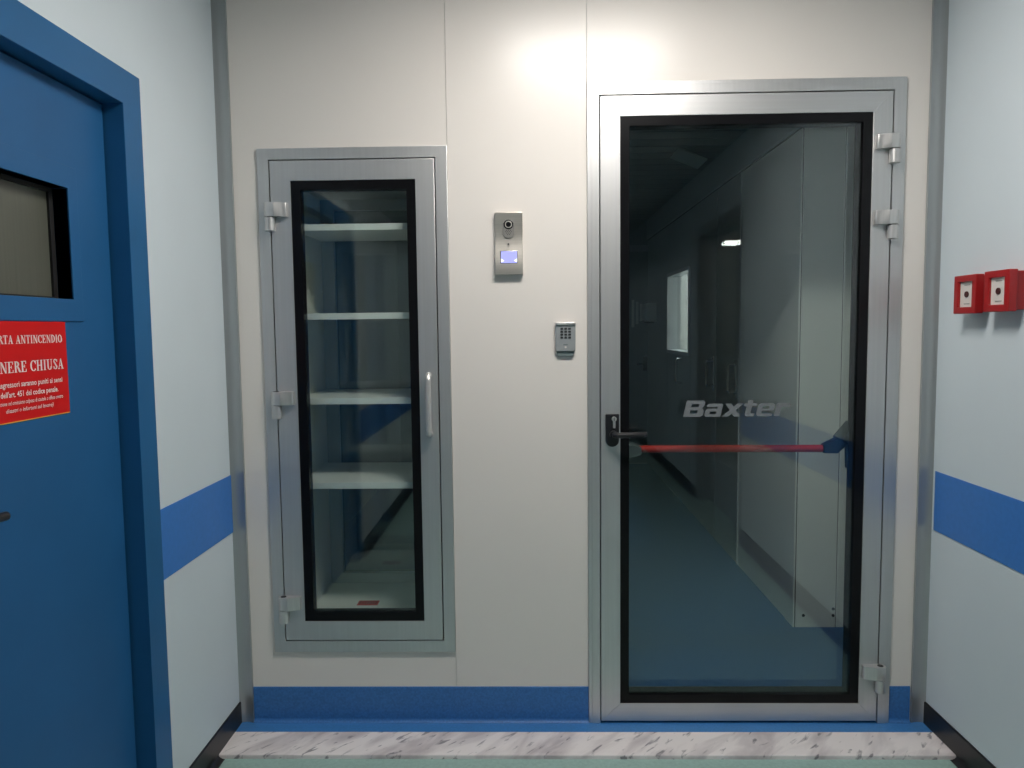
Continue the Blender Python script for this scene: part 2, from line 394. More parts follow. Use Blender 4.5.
# leaf: four mitred rails so each keeps its own grain
lg = 0.0035
lx0, lx1, lz0, lz1 = GX0 + lg, GX1 - lg, 0.0085, GZ1 - lg
def rail(pts): return MB().prism(pts, 1, -0.0115, 0.045, 0.0010)
e = 0.0002
part(rail([(lx0, lz0), (BX0, BZ0), (BX0, BZ1), (lx0, lz1)]).obj('leaf_stile', ALU, d1), 'lock side aluminium stile')
part(rail([(lx1, lz0), (lx1, lz1), (BX1, BZ1), (BX1, BZ0)]).obj('leaf_stile', ALU, d1), 'hinge side aluminium stile')
part(rail([(lx0, lz1), (BX0, BZ1), (BX1, BZ1), (lx1, lz1)]).obj('leaf_rail', ALUH, d1), 'top aluminium rail')
part(rail([(lx0, lz0), (lx1, lz0), (BX1, BZ0), (BX0, BZ0)]).obj('leaf_rail', ALUH, d1), 'bottom aluminium rail')
# glazing: two sheets, black printed border and spacer between them
def glazing(par, x0, x1, z0, z1, bw, dp, name='glass_pane'):
    MB().ring(x0, x1, z0, z1, x0 + bw, x1 - bw, z0 + bw, z1 - bw, -0.0080, dp + 0.007).obj('glass_border', BLACK, par)
    a = MB().box(x0 + 0.002, x1 - 0.002, 0.0002, 0.0040, z0 + 0.002, z1 - 0.002).obj(name, GLASS, par, smooth=False)
    MB().box(x0 + 0.002, x1 - 0.002, dp, dp + 0.004, z0 + 0.002, z1 - 0.002).obj(name, GLASS, par, smooth=False)
    return a
pane = glazing(d1, BX0, BX1, BZ0, BZ1, 0.030, 0.044)
# hinges on the right
def hinge(par, xc, z, sgn, mat_=HINGE):
    """strap wraps round a knuckle at xc and reaches sgn*0.072 over the leaf; lower knuckle below"""
    h0, h1 = z - 0.045, z
    n = 10; R = 0.0170; yc = -0.0240
    arc = [(xc - sgn * R * math.sin(t), yc - R * math.cos(t)) for t in [k * math.pi / n for k in range(n + 1)]]
    xe = xc + sgn * 0.058
    outline = arc + [(xe - sgn * 0.006, -0.0115), (xe, -0.0115), (xe, -0.024), (xe - sgn * 0.003, -0.0285), (xe - sgn * 0.014, -0.031), (xc + sgn * 0.018, yc - R)]
    hg = MB().prism(outline, 2, h0, h1, 0.0008).obj('hinge', mat_, par)
    MB().cyl((xc, yc, h0 - 0.046), (xc, yc, h0 - 0.0022), 0.0166, 28, bev=0.0015).obj('hinge_knuckle', mat_, hg)
    MB().cyl((xc, yc, h0 - 0.004), (xc, yc, h1 + 0.001), 0.0095, 20).obj('hinge_pin', RUBBER, hg)
    MB().box(xc - 0.010, xc + 0.010, yc, -0.010, h0 - 0.044, h0 - 0.004).obj('hinge_leaf', mat_, hg)
    return hg
for z in (1.969, 1.729, 0.209): hinge(d1, 1.1850, z, -1)
# lever handle
esc = [(0.2585, 1.075), (0.3035, 1.075)] + [(0.281 + 0.0225 * math.cos(t), 0.9865 - 0.0225 * math.sin(t)) for t in [k * math.pi / 12 for k in range(13)]]
lp = MB().prism(esc, 1, -0.0235, -0.0115, 0.003).obj('lock_plate', PLASTB, d1); part(lp, 'black rounded lock plate')
cy = MB().cyl((0.2865, -0.0290, 1.0585), (0.2865, -0.0230, 1.0585), 0.0083, 22, bev=0.0008).box(0.2825, 0.2905, -0.0290, -0.0230, 1.028, 1.056, 0.001).obj('lock_cylinder', HINGE, lp)
MB().box(0.2858, 0.2872, -0.0294, -0.0286, 1.053, 1.064).obj('key_slot', RUBBER, lp)
lev = MB().cyl((0.283, -0.0235, 1.008), (0.283, -0.046, 1.008), 0.0125, 24, bev=0.001)
lev.tube([(0.283, -0.034, 1.008), (0.286, -0.048, 1.008), (0.296, -0.056, 1.008), (0.315, -0.058, 1.0085), (0.360, -0.058, 1.009), (0.376, -0.056, 1.009), (0.383, -0.050, 1.009), (0.385, -0.040, 1.009)], 0.0098, 16)
part(lev.obj('lever_handle', PLASTB, d1), 'black lever handle')
# panic bar on the far face
pb = MB().tube([(0.386, 0.098, 0.9365), (0.70, 0.098, 0.9355), (1.032, 0.098, 0.9335)], 0.0128, 18).obj('panic_bar', RED, d1); part(pb, 'red push bar behind the glass')
DGREY = mat('bracket_grey', (0.06, 0.075, 0.08), rough=0.45)
MB().prism([(0.325, 0.965), (0.358, 0.962), (0.389, 0.951), (0.389, 0.922), (0.35, 0.912), (0.325, 0.912)], 1, 0.045, 0.112, 0.004).obj('bar_bracket', DGREY, pb)
MB().prism([(1.022, 0.9485), (1.060, 0.966), (1.110, 1.000), (1.120, 0.985), (1.112, 0.955), (1.072, 0.918), (1.022, 0.919)], 1, 0.080, 0.114, 0.004).obj('bar_arm', mat('arm_black', (0.02, 0.028, 0.045), rough=0.3), pb)
MB().prism([(1.066, 0.972), (1.112, 1.028), (1.160, 1.028), (1.160, 0.86), (1.112, 0.86), (1.108, 0.955)], 1, 0.045, 0.122, 0.004).obj('bar_housing', DGREY, pb)

# lettering on the glass: heavy wide slanted capitals and lower case
def letters(word, x0, x1, z0, hcap, y, th=0.0006, slant=0.24):
    """block letters drawn as polygons; unit = cap height; returns one mesh"""
    t = 0.25; xh = 0.80
    R = lambda a, b, c, d: [(a, c), (b, c), (b, d), (a, d)]
    G = {
     'B': (1.08, [R(0, .32, 0, 1), R(.32, .80, .79, 1), R(.32, .80, .40, .60), R(.32, .84, 0, .21),
                  [(.72, .55), (.90, .55), (1.02, .62), (1.02, .90), (.92, 1), (.72, 1)], [(.72, 0), (.94, 0), (1.06, .10), (1.06, .42), (.95, .52), (.72, .52)], R(.6, .9, .46, .58)]),
     'a': (0.94, [[(.10, .80), (.80, .80), (.80, .60), (.02, .60), (.02, .72)], [(.62, 0), (.90, 0), (.90, .72), (.82, .80), (.62, .80)], R(.10, .66, .32, .49), [(.0, .10), (.0, .40), (.10, .49), (.28, .49), (.28, 0), (.10, 0)], R(.1, .66, 0, .16)]),
     'x': (1.00, [[(0, .80), (.34, .80), (1.0, 0), (.64, 0)], [(.66, .80), (1.0, .80), (.34, 0), (-.02, 0)]]),
     't': (0.70, [[(.14, 1), (.44, 1), (.44, .2), (.52, .18), (.66, .18), (.66, 0), (.26, 0), (.14, .10)], R(0, .70, .62, .80)]),
     'e': (0.94, [[(0, .12), (.10, 0), (.28, 0), (.28, .80), (.10, .80), (0, .70)], R(.1, .84, .63, .80), R(.1, .88, 0, .17), [(.62, .34), (.92, .34), (.92, .70), (.82, .80), (.62, .80)], R(.2, .9, .34, .47)]),
     'r': (0.74, [R(0, .29, 0, .80), [(.29, .58), (.29, .80), (.68, .80), (.78, .70), (.78, .56)]]),
    }
    tot = sum(G[c][0] + 0.06 for c in word) - 0.06
    sx = (x1 - x0 - slant * hcap) / (tot * hcap)
    mbb = MB(); cx = 0.0
    for c in word:
        wd, polys = G[c]
        for pi, p in enumerate(polys):
            pts = [(x0 + (cx + a) * hcap * sx + slant * b * hcap, z0 + b * hcap) for a, b in p]
            mbb.prism(pts, 1, y - th - 0.00006 * pi, y)
        cx += wd + 0.06
    return mbb
lo = letters('Baxter', 0.519, 0.879, 1.0605, 0.0545, -0.0002).obj('glass_lettering', LOGO, pane, smooth=False)
part(lo, 'frosted slanted lettering on the glass')

# ================================================================== GLAZED CABINET in the wall
cb = root('display_cabinet', 'recessed wall cabinet with glazed aluminium door and white shelves', 'cabinet', (-0.57, 0, CZ0))
MB().ring(CX0, CX1, CZ0, CZ1, -0.8451, -0.2953, 0.2942, 1.9237, -0.010, 0.030, 0.0010).obj('outer_frame', ALU, cb)
MB().ring(-0.8456, -0.2948, 0.2937, 1.9242, -0.835, -0.305, 0.305, 1.913, 0.012, 0.030).obj('gap_seal', RUBBER, cb)
ax0, ax1, az0, az1 = -0.8446 + lg, -0.2958 - lg, 0.2947 + lg, 1.9232 - lg
kx0, kx1, kz0, kz1 = -0.7742, -0.3620, 0.3640, 1.8543
cd = root('door', '', None)
bpy.data.objects.remove(cd, do_unlink=True)
cdm = MB()
cdm.ring(ax0, ax1, az0, az1, kx0, kx1, kz0, kz1, -0.0115, 0.028, 0.0010)
cdoor = cdm.obj('cabinet_door', ALU, cb)
glazing(cdoor, kx0, kx1, kz0, kz1, 0.030, 0.024)
for z in (1.782, 1.160, 0.456): hinge(cb, -0.8415, z, 1)
hx = -0.3285
hp = [(hx, -0.0115, 1.012), (hx, -0.032, 1.012), (hx, -0.041, 1.016), (hx, -0.045, 1.026)] + [(hx, -0.045, 1.03 + k * 0.04) for k in range(5)] + [(hx, -0.045, 1.197), (hx, -0.041, 1.206), (hx, -0.032, 1.210), (hx, -0.0115, 1.210)]
part(MB().tube(hp, 0.0098, 16).obj('pull_handle', mat('satin_handle', (0.60, 0.59, 0.57), rough=0.35, metal=0.55), cdoor), 'steel D-shaped pull handle')
# carcass
ix0, ix1, iz0, iz1, iy0, iy1 = -0.806, -0.335, 0.336, 1.872, 0.030, 0.475
th = 0.012
MB().box(ix0 - th, ix0, iy0, iy1, iz0 - th, iz1 + th).obj('side_panel', CABIN, cb)
MB().box(ix1, ix1 + th, iy0, iy1, iz0 - th, iz1 + th).obj('side_panel', CABIN, cb)
MB().box(ix0, ix1, iy0, iy1, iz1, iz1 + th).obj('top_panel', CABIN, cb)
MB().box(ix0, ix1, iy0, iy1, iz0 - th, iz0).obj('bottom_panel', SHELF, cb)
bf = MB().ring(ix0, ix1, iz0, iz1, ix0 + 0.050, ix1 - 0.050, iz0 + 0.042, iz1 - 0.042, iy1 - 0.03, iy1 + 0.012, 0.001).obj('rear_frame', CABFR, cb)
MB().box(ix0 + 0.048, ix1 - 0.048, iy1 - 0.012, iy1 - 0.008, iz0 + 0.040, iz1 - 0.040).obj('rear_glass', GLASSD, bf, smooth=False)
for zt in (1.721, 1.421, 1.130, 0.835):
    sh = MB().box(ix0 + 0.003, ix1 - 0.003, 0.048, 0.430, zt - 0.012, zt, 0.001).obj('shelf', SHELF, cb)
    MB().box(ix0 + 0.003, ix1 - 0.003, 0.046, 0.049, zt - 0.0215, zt, 0.0006).obj('shelf_lip', SHELF, sh)
# small red label lying on the cabinet floor
lb = root('label_strip', 'small red label with black marks on the cabinet floor', 'label', (-0.608, 0.20, iz0))
MB().box(-0.647, -0.569, 0.205, 0.250, iz0 + 0.0003, iz0 + 0.0015).obj('label_backing', mat('label_red', (0.62, 0.02, 0.02), rough=0.6), lb)
mk = MB()
for k in range(7):
    mk.box(-0.641 + k * 0.0102, -0.637 + k * 0.0102, 0.213, 0.242, iz0 + 0.0014, iz0 + 0.002)
q = mk.obj('label_marking', BLACK, lb); q['kind'] = 'stuff'

# ================================================================== INTERCOM
ic = root('door_intercom', 'brushed steel video intercom plate with a lit violet name window', 'intercom', (-0.0568, 0, 1.64))
# side profile: gently waved face, thicker at the foot
prof = []
for k in range(25):
    t = k / 24; z = 1.539 + 0.202 * t
    yv = -0.0185 - 0.0045 * math.cos(2 * math.pi * (t - 0.10)) 
    prof.append((yv, z))
o_ = [(0.0, 1.539)] + prof + [(0.0, 1.741)]
part(MB().prism(o_, 0, -0.1025, -0.0110, 0.0012).obj('face_plate', STEEL, ic), 'waved brushed steel plate')
oval = lambda cx, zc, rx, hz, n=14: [(cx + rx * math.cos(t), zc + hz + rx * math.sin(t)) for t in [k * math.pi / n for k in range(n + 1)]] + [(cx - rx * math.cos(t), zc - hz - rx * math.sin(t)) for t in [k * math.pi / n for k in range(n + 1)]]
ov = MB().prism(oval(-0.0575, 1.6905, 0.0185, 0.0140), 1, -0.0180, -0.012, 0.0006).obj('camera_surround', GRILL, ic)
MB().cyl((-0.0575, -0.0195, 1.7020), (-0.0575, -0.0175, 1.7020), 0.0158, 28, bev=0.0006).obj('lens_ring', LENS, ov)
MB().cyl((-0.0575, -0.0201, 1.7020), (-0.0575, -0.0191, 1.7020), 0.0118, 28).obj('lens_bezel', STEEL, ov)
MB().cyl((-0.0575, -0.0215, 1.7020), (-0.0575, -0.0195, 1.7020), 0.0085, 28, bev=0.0008).obj('lens', LENS, ov)
gr = MB()
for r_, zz in ((3, 1.683), (4, 1.6785), (3, 1.674), (2, 1.6695)):
    for k in range(r_):
        gr.cyl((-0.0575 + (k - (r_ - 1) / 2) * 0.0062, -0.0183, zz), (-0.0575 + (k - (r_ - 1) / 2) * 0.0062, -0.0175, zz), 0.0014, 8)
q = gr.obj('speaker_holes', RUBBER, ov); q['kind'] = 'stuff'
MB().cyl((-0.0585, -0.0200, 1.6385), (-0.0585, -0.017, 1.6385), 0.0028, 12).obj('microphone_hole', RUBBER, ic)
wx0, wx1, wz0, wz1 = -0.0860, -0.0275, 1.5735, 1.6175
wn = MB().box(wx0, wx1, -0.0232, -0.016, wz0, wz1, 0.003).obj('window_bezel', GRILL, ic)
MB().box(wx0 + 0.003, wx1 - 0.003, -0.0238, -0.0226, wz0 + 0.003, wz1 - 0.003, 0.0004).obj('name_window', SCREEN, wn)
zc = 1.5845
MB().prism([(-0.0825, zc - 0.006), (-0.0725, zc), (-0.0825, zc + 0.006)], 1, -0.0244, -0.0236).obj('bell_symbol', SCRW, wn)
MB().prism([(-0.0308, zc - 0.006), (-0.0308, zc + 0.006), (-0.0408, zc)], 1, -0.0244, -0.0236).obj('bell_symbol', SCRW, wn)

# ================================================================== KEYPAD
kp = root('door_keypad', 'small grey twelve-key access keypad beside the glass door', 'keypad', (0.127, 0, 1.32))
body = MB().prism([(0.0945, 1.285), (0.1595, 1.285), (0.1605, 1.372), (0.1575, 1.379), (0.0965, 1.379), (0.0935, 1.372)], 1, -0.017, 0.0, 0.0025).obj('housing', KEYP, kp)
MB().prism([(0.0925, 1.371), (0.1615, 1.371), (0.1585, 1.3805), (0.0955, 1.3805)], 1, -0.022, -0.0005, 0.002).obj('hood', HINGE, body)
MB().prism([(0.0965, 1.2855), (0.1575, 1.2855), (0.1515, 1.268), (0.1025, 1.268)], 1, -0.010, 0.0, 0.0015).obj('lower_housing', KEYG, body)
for r_ in range(4):
    for c_ in range(3):
        x = 0.1150 + c_ * 0.0128; z = 1.3595 - r_ * 0.0098
        MB().box(x - 0.0046, x + 0.0046, -0.0192, -0.0165, z - 0.0033, z + 0.0033, 0.0008, 1).obj('key', KEYB, kp)
MB().cyl((0.1270, -0.0185, 1.2985), (0.1270, -0.0165, 1.2985), 0.0036, 14, bev=0.0004).obj('reader_light', PLATEW, kp)
MB().prism([(0.118, 1.305), (0.136, 1.305), (0.133, 1.3085), (0.121, 1.3085)], 1, -0.0178, -0.0165).obj('reader_mark', KEYG, kp)

# ================================================================== RED CALL POINTS on the right wall
def call_point(yc, zc, label):
    r = root('fire_call_point', label, 'call point', (XR, yc, zc), group='red call points on the right wall')
    hw = 0.0545; hh = 0.0570; XF = XR - 0.049
    MB().box(XR - 0.026, XR, yc - hw + 0.006, yc + hw - 0.006, zc - hh + 0.004, zc + hh - 0.004, 0.003).obj('back_box', REDP, r)
    # front cover: frame with a real opening
    cv = MB().ring(-hw, hw, -hh, hh, -0.0335, 0.0335, -0.0375, 0.0375, 0, 0.024, 0.0025)
    cv.xf(Matrix.Translation((XF, yc, zc)) @ Matrix.Rotation(-math.pi / 2, 4, 'Z'))
    cvo = cv.obj('cover', REDP, r)
    MB().box(XF + 0.008, XF + 0.012, yc - 0.034, yc + 0.034, zc - 0.038, zc + 0.038).obj('break_plate', PLATEW, r)
    MB().cyl((XF + 0.0085, yc, zc), (XF + 0.0045, yc, zc), 0.0092, 24, bev=0.001).obj('push_dot', DOT, r)
    ln = MB()
    for s in (-1, 1):
        ln.box(XF + 0.0074, XF + 0.0082, yc - 0.014, yc + 0.014, zc + s * 0.028 - 0.0012, zc + s * 0.028 + 0.0012)
    q = ln.obj('plate_marking', GRILL, r); q['kind'] = 'stuff'
    return r
call_point(-0.2290, 1.4480, 'red wall call point with dark button, nearer the corner profile')
call_point(-0.3745, 1.4505, 'red wall call point with dark button, further from the corner profile')

# ================================================================== BLUE FIRE DOOR
LX = -1.060                       # leaf plane
d2 = root('door_2', 'blue painted metal fire door with small window in the left wall', 'door', (XL, -1.17, 0), kind=S)
IN0, IN1, INZ = -0.574, -1.774, 1.939
FXF = XL + 0.004
# frame: face and reveal as one U profile
def uf(y0, y1, z1, iy0, iy1, iz1, xa, xb, bev=0.0012):
    o = [(y0, ZL), (iy0, ZL), (iy0, iz1), (iy1, iz1), (iy1, ZL), (y1, ZL), (y1, z1), (y0, z1)]
    return MB().prism(o, 0, xa, xb, bev)
uf(FD0, FD1, FDZ, IN0, IN1, INZ, LX - 0.06, FXF, 0.0015).obj('door_frame', DOORF, d2)
uf(IN0 + 0.001, IN1 - 0.001, INZ + 0.001, IN0 - 0.010, IN1 + 0.010, INZ - 0.008, LX - 0.05, LX - 0.012, 0).obj('frame_seal', RUBBER, d2)
# leaf with window opening
wy0, wy1, wz0, wz1 = -0.7445, -1.180, 1.4415, 1.697
lf = MB(); a0, a1, aZ = IN0 - 0.008, IN1 + 0.008, INZ - 0.006
for b_ in ((a1, a0, ZL + 0.008, wz0), (a1, a0, wz1, aZ), (wy0, a0, wz0, wz1), (a1, wy1, wz0, wz1)):
    lf.box(LX - 0.055, LX, b_[0], b_[1], b_[2], b_[3])
bmesh.ops.remove_doubles(lf.b, verts=list(lf.b.verts), dist=1e-5)
lf.obj('door_leaf', DOORB, d2)
vf = MB().ring(-0.7095, -1.215, 1.3905, 1.748, wy0, wy1, wz0, wz1, 0, 0.058, 0.0010)
vf.xf(Matrix(((0, -1, 0, LX + 0.0035), (1, 0, 0, 0), (0, 0, 1, 0), (0, 0, 0, 1))))
part(vf.obj('window_bead', DOORB, d2), 'blue bead around the window')
MB().box(LX - 0.045, LX - 0.039, wy1 - 0.004, wy0 + 0.004, wz0 - 0.004, wz1 + 0.004).obj('window_pane', FROST, d2)
MB().ring(wy0 + 0.001, wy1 - 0.001, wz0 - 0.001, wz1 + 0.001, wy0 - 0.014, wy1 + 0.014, wz0 + 0.006, wz1 - 0.010, 0, 0.006).xf(Matrix(((0, -1, 0, LX - 0.033), (1, 0, 0, 0), (0, 0, 1, 0), (0, 0, 0, 1)))).obj('pane_gasket', RUBBER, d2)
# lock and lever, mostly left of the picture edge
hpq = MB().box(LX, LX + 0.010, -1.138, -1.092, 0.93, 1.09, 0.003).obj('lock_plate', PLASTB, d2)
MB().tube([(LX + 0.008, -1.115, 1.015), (LX + 0.045, -1.115, 1.015), (LX + 0.052, -1.107, 1.015), (LX + 0.052, -1.072, 1.013)], 0.009, 12).obj('lever_handle', PLASTB, hpq)

# warning sheet on the fire door
sg = root('warning_sign', 'red fire-door notice with white Italian lettering on the blue door', 'sign', (LX, -0.906, 1.285))
sy0, sy1, sz0, sz1 = -0.7800, -1.0370, 1.1825, 1.3890
MB().box(LX + 0.0002, LX + 0.0016, sy1, sy0, sz0, sz1).obj('sign_sheet', REDS, sg)
MB().box(LX + 0.0002, LX + 0.0018, sy1, sy0, sz0 - 0.0022, sz0).obj('sign_edge', YEL, sg)

def arc(cx, cz, rx, rz, t0, t1, thick, thin, n=14):
    out = []
    def w_(t): return thin + (thick - thin) * abs(math.cos(t)) ** 1.3
    for k in range(n):
        a, b = [math.radians(t0 + (t1 - t0) * q / n) for q in (k, k + 1)]
        wa, wb_ = w_(a), w_(b)
        P = lambda t, o_: (cx + (rx - o_) * math.cos(t), cz + (rz - min(o_, rz * .9)) * math.sin(t))
        out.append([P(a, 0), P(b, 0), P(b, wb_), P(a, wa)])
    return out
def serif_glyph(c):
    T, t, s = 0.17, 0.07, 0.05
    R = lambda a, b, c_, d: [(a, c_), (b, c_), (b, d), (a, d)]
    def stem(x, w_=T, ext=0.07): return [R(x, x + w_, 0, 1), R(x - ext, x + w_ + ext, 0, s), R(x - ext, x + w_ + ext, 1 - s, 1)]
    if c == 'I': return .42, stem(.12)
    if c == 'H': return .86, stem(.10) + stem(.58) + [R(.2, .6, .47, .54)]
    if c == 'N': return .86, [R(.12, .12 + t, 0, 1), R(.68, .68 + t, 0, 1), [(.08, 1), (.28, 1), (.75, 0), (.60, 0)], R(.02, .30, 0, s), R(.56, .86, 1 - s, 1), R(0, .2, 1 - s, 1)]
    if c == 'T': return .74, [R(.29, .29 + T, 0, 1), R(.19, .56, 0, s), R(.02, .72, 1 - .06, 1), R(.02, .07, .76, 1), R(.67, .72, .76, 1)]
    if c == 'E': return .72, [R(.10, .10 + T, 0, 1), R(.02, .66, 0, .06), R(.02, .64, .94, 1), R(.2, .48, .48, .54), R(.60, .66, 0, .26), R(.58, .64, .74, 1), R(.44, .48, .38, .64)]
    if c == 'A': return .84, [[(.10, 0), (.17, 0), (.45, 1), (.40, 1)], [(.56, 0), (.76, 0), (.48, 1), (.38, 1)], R(.22, .62, .30, .37), R(.0, .28, 0, s), R(.50, .84, 0, s)]
    if c == 'D': return .82, stem(.10) + arc(.22, .5, .54, .5, -90, 90, T, .06) + []
    if c == 'C': return .76, arc(.42, .5, .40, .5, 45, 315, T, .06, 18) + [R(.66, .71, .64, .98)]
    if c == 'O': return .84, arc(.42, .5, .40, .5, 0, 360, T, .06, 24)
    if c == 'P': return .70, stem(.10) + arc(.24, .73, .38, .27, -90, 90, T, .06)
    if c == 'R': return .80, stem(.10) + arc(.24, .74, .38, .26, -90, 90, T, .06) + [[(.36, .52), (.52, .52), (.80, 0), (.60, 0)], R(.6, .84, 0, s)]
    if c == 'U': return .84, [R(.10, .27, .3, 1), R(.62, .69, .3, 1), R(.0, .36, 1 - s, 1), R(.52, .80, 1 - s, 1)] + arc(.395, .32, .295, .32, 180, 360, T, .06)
    if c == 'S': return .62, arc(.31, .74, .25, .26, 20, 180, .12, .06) + [[(.06, .74), (.20, .78), (.56, .30), (.42, .22)]] + arc(.31, .26, .25, .26, -160, 10, .12, .06) + [R(.50, .55, .70, .95), R(.05, .10, .05, .30)]
    return .34, []
def sign_line(txt, yr, yl, zb, hc):
    """text whose right end is at yr and left end at yl, baseline zb, cap height hc (reads towards +Y)"""
    gl = [serif_glyph(c) for c in txt]; tot = sum(g_[0] + .06 for g_ in gl); sc_ = (yr - yl) / tot
    mbb = MB(); cx = 0
    for wd, polys in gl:
        for pi, p in enumerate(polys):
            mbb.prism([(yl + (cx + a) * sc_, zb + b * hc) for a, b in p], 0, LX + 0.0016, LX + 0.0020 + 0.00003 * pi)
        cx += wd + .06
    return mbb
q = sign_line('PORTA ANTINCENDIO', -0.7940, -1.024, 1.3425, 0.0175).obj('lettering', WPRINT, sg, smooth=False); q['kind'] = 'stuff'
q = sign_line('TENERE CHIUSA', -0.7930, -1.033, 1.2830, 0.0230).obj('lettering', WPRINT, sg, smooth=False); q['kind'] = 'stuff'
def font_line(txt, yr, yl, zb, h, shear=0.0, bold=0.0):
    c = bpy.data.curves.new('t', 'FONT'); c.body = txt; c.size = 1; c.shear = shear; c.offset = bold; c.resolution_u = 2
    o = bpy.data.objects.new('t', c); COL.objects.link(o)
    dg = bpy.context.evaluated_depsgraph_get()
    me = bpy.data.meshes.new_from_object(o.evaluated_get(dg))
    bpy.data.objects.remove(o, do_unlink=True)
    xs = [v.co.x for v in me.vertices]; x0, x1 = min(xs), max(xs)
    s = (yr - yl) / (x1 - x0)
    t = MB(); t.b.from_mesh(me); bpy.data.meshes.remove(me)
    for v in t.b.verts: v.co = Vector((LX + 0.0019, yl + (v.co.x - x0) * s, zb + v.co.y * h))
    q = t.obj('lettering', WPRINT, sg, smooth=False); q['kind'] = 'stuff'
font_line('I trasgressori saranno puniti ai sensi', -0.802, -1.021, 1.2535, 0.0165, bold=0.012)
font_line("dell'art. 451 del codice penale.", -0.818, -0.998, 1.2330, 0.0165, bold=0.012)
font_line('(Rimozione od omissione colposa di cautele o difese contro', -0.803, -1.022, 1.2170, 0.0125, shear=0.25)
font_line('disastri o infortuni sul lavoro)', -0.838, -0.985, 1.2015, 0.0125, shear=0.25)

# ================================================================== DOORWAY behind the viewer (mirrored in the glass)
d3 = root('door_3', 'grey framed door with a dark pane in the right wall, mirrored in the glass', 'door', (XR, -2.73, 0), kind=S)
o = [(RD0, ZL), (RD0 - 0.07, ZL), (RD0 - 0.07, RDZ - 0.07), (RD1 + 0.07, RDZ - 0.07), (RD1 + 0.07, ZL), (RD1, ZL), (RD1, RDZ), (RD0, RDZ)]
MB().prism(o, 0, XR - 0.008, XR + 0.14, 0.001).obj('door_frame', TRIMM, d3)
py0, py1, pz0, pz1 = RD0 - 0.19, RD1 + 0.17, 0.35, 2.02
dl = MB()
for q in ((RD1 + 0.07, RD0 - 0.07, ZL, pz0), (RD1 + 0.07, RD0 - 0.07, pz1, RDZ - 0.07), (py0, RD0 - 0.07, pz0, pz1), (RD1 + 0.07, py1, pz0, pz1)):
    dl.box(XR + 0.09, XR + 0.13, q[0], q[1], q[2], q[3])
dl.obj('door_leaf', FARD, d3)
MB().box(XR + 0.105, XR + 0.109, py1 - 0.003, py0 + 0.003, pz0 - 0.003, pz1 + 0.003).obj('door_pane', GLASS, d3, smooth=False)
MB().tube([(XR + 0.09, RD0 - 0.13, 1.0), (XR + 0.05, RD0 - 0.13, 1.0), (XR + 0.045, RD0 - 0.15, 1.0), (XR + 0.045, RD0 - 0.25, 1.0)], 0.009, 10).obj('lever_handle', CHROME, d3)

rm3 = root('wall_lit_room', 'pale walls of the room behind the mirrored glazed door', 'wall', (2.2, -3.4, 0), kind=S)
x0, x1, y0, y1 = XR + 0.2, 2.7, -5.2, -1.9
MB().box(x1, x1 + .05, y0, y1, ZL, 2.4).box(x0, x1, y0 - .05, y0, ZL, 2.4).box(x0, x1, y1, y1 + .05, ZL, 2.4).box(x0, x1 + .05, y0 - .05, y1 + .05, 2.4, 2.45).box(x0, x1 + .05, y0 - .05, y1 + .05, ZL - .05, ZL).obj('room_shell', FARW, rm3)
wl3 = root('wall_lamp', 'small bright lamp inside the room behind the mirrored glazed door', 'lamp', (1.75, -3.9, 2.08))
MB().box(1.68, 1.84, -3.96, -3.84, 2.060, 2.085, 0.004).obj('diffuser', mat('room_lamp', (0.8, 0.8, 0.8), emit=(1, 0.98, 0.93), estr=18.0), wl3)
MB().cyl((1.76, -3.9, 2.10), (1.76, -3.9, 2.40), 0.012, 10).obj('hanging_rod', DARKJ, wl3)

# ================================================================== UNLIT CORRIDOR beyond the glass door
FXR, FY0, FYE, FZC = 1.191, 0.790, 4.80, 2.40
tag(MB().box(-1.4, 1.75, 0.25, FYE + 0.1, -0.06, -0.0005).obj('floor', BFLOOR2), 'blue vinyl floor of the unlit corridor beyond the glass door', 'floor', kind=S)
c2 = root('ceiling', 'dark metal strip ceiling of the corridor beyond the glass door', 'ceiling', (0.3, 2, FZC), kind=S)
MB().box(-1.4, 1.75, 0.09, FYE + 0.1, FZC + 0.03, FZC + 0.08).obj('ceiling_slab', CEILG, c2)
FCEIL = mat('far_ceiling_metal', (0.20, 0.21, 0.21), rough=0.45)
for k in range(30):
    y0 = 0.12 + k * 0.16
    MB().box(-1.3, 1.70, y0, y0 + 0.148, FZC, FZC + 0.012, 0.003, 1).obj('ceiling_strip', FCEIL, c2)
# right-hand wall of it: facing panel, corner post, long receding wall
w2 = root('wall_far_right', 'pale panelled right wall of the corridor beyond the glass door', 'wall', (FXR, 2, 0), kind=S)
MB().box(FXR + 0.004, FXR + 0.1, FY0 + 0.004, 2.93, 0, FZC + 0.03).box(FXR + 0.004, FXR + 0.1, 3.75, FYE, 0, FZC + 0.03).box(FXR + 0.004, FXR + 0.1, 2.93, 3.75, 0, 1.155).box(FXR + 0.004, FXR + 0.1, 2.93, 3.75, 1.79, FZC + 0.03).box(FXR + 0.1, 1.75, FY0 + 0.004, FY0 + 0.08, 0, FZC + 0.03).box(1.62, 1.75, 0.09, FY0 + 0.004, 0, FZC + 0.03).obj('wall_body', DARKJ, w2)
def fpanel(y0, y1, z0, z1, m_=FARW, d=0.0):
    return MB().box(FXR - d, FXR + 0.004, y0, y1, z0, z1, 0.0008, 1).obj('wall_panel', m_, w2)
g = 0.004
fpanel(FY0 + 0.0, FY0 + 0.10, 0.0, 2.205, d=0.003)           # corner post
fpanel(FY0 + 0.106, 1.665, 0.0, 2.205)
fpanel(3.77, FYE, 0.0, 2.205, FARD)
fpanel(2.744, 2.91, 0.0, 2.205, FARD)
fpanel(2.914, 3.766, 0.0, 1.145, FARD); fpanel(2.914, 3.766, 1.80, 2.205, FARD)
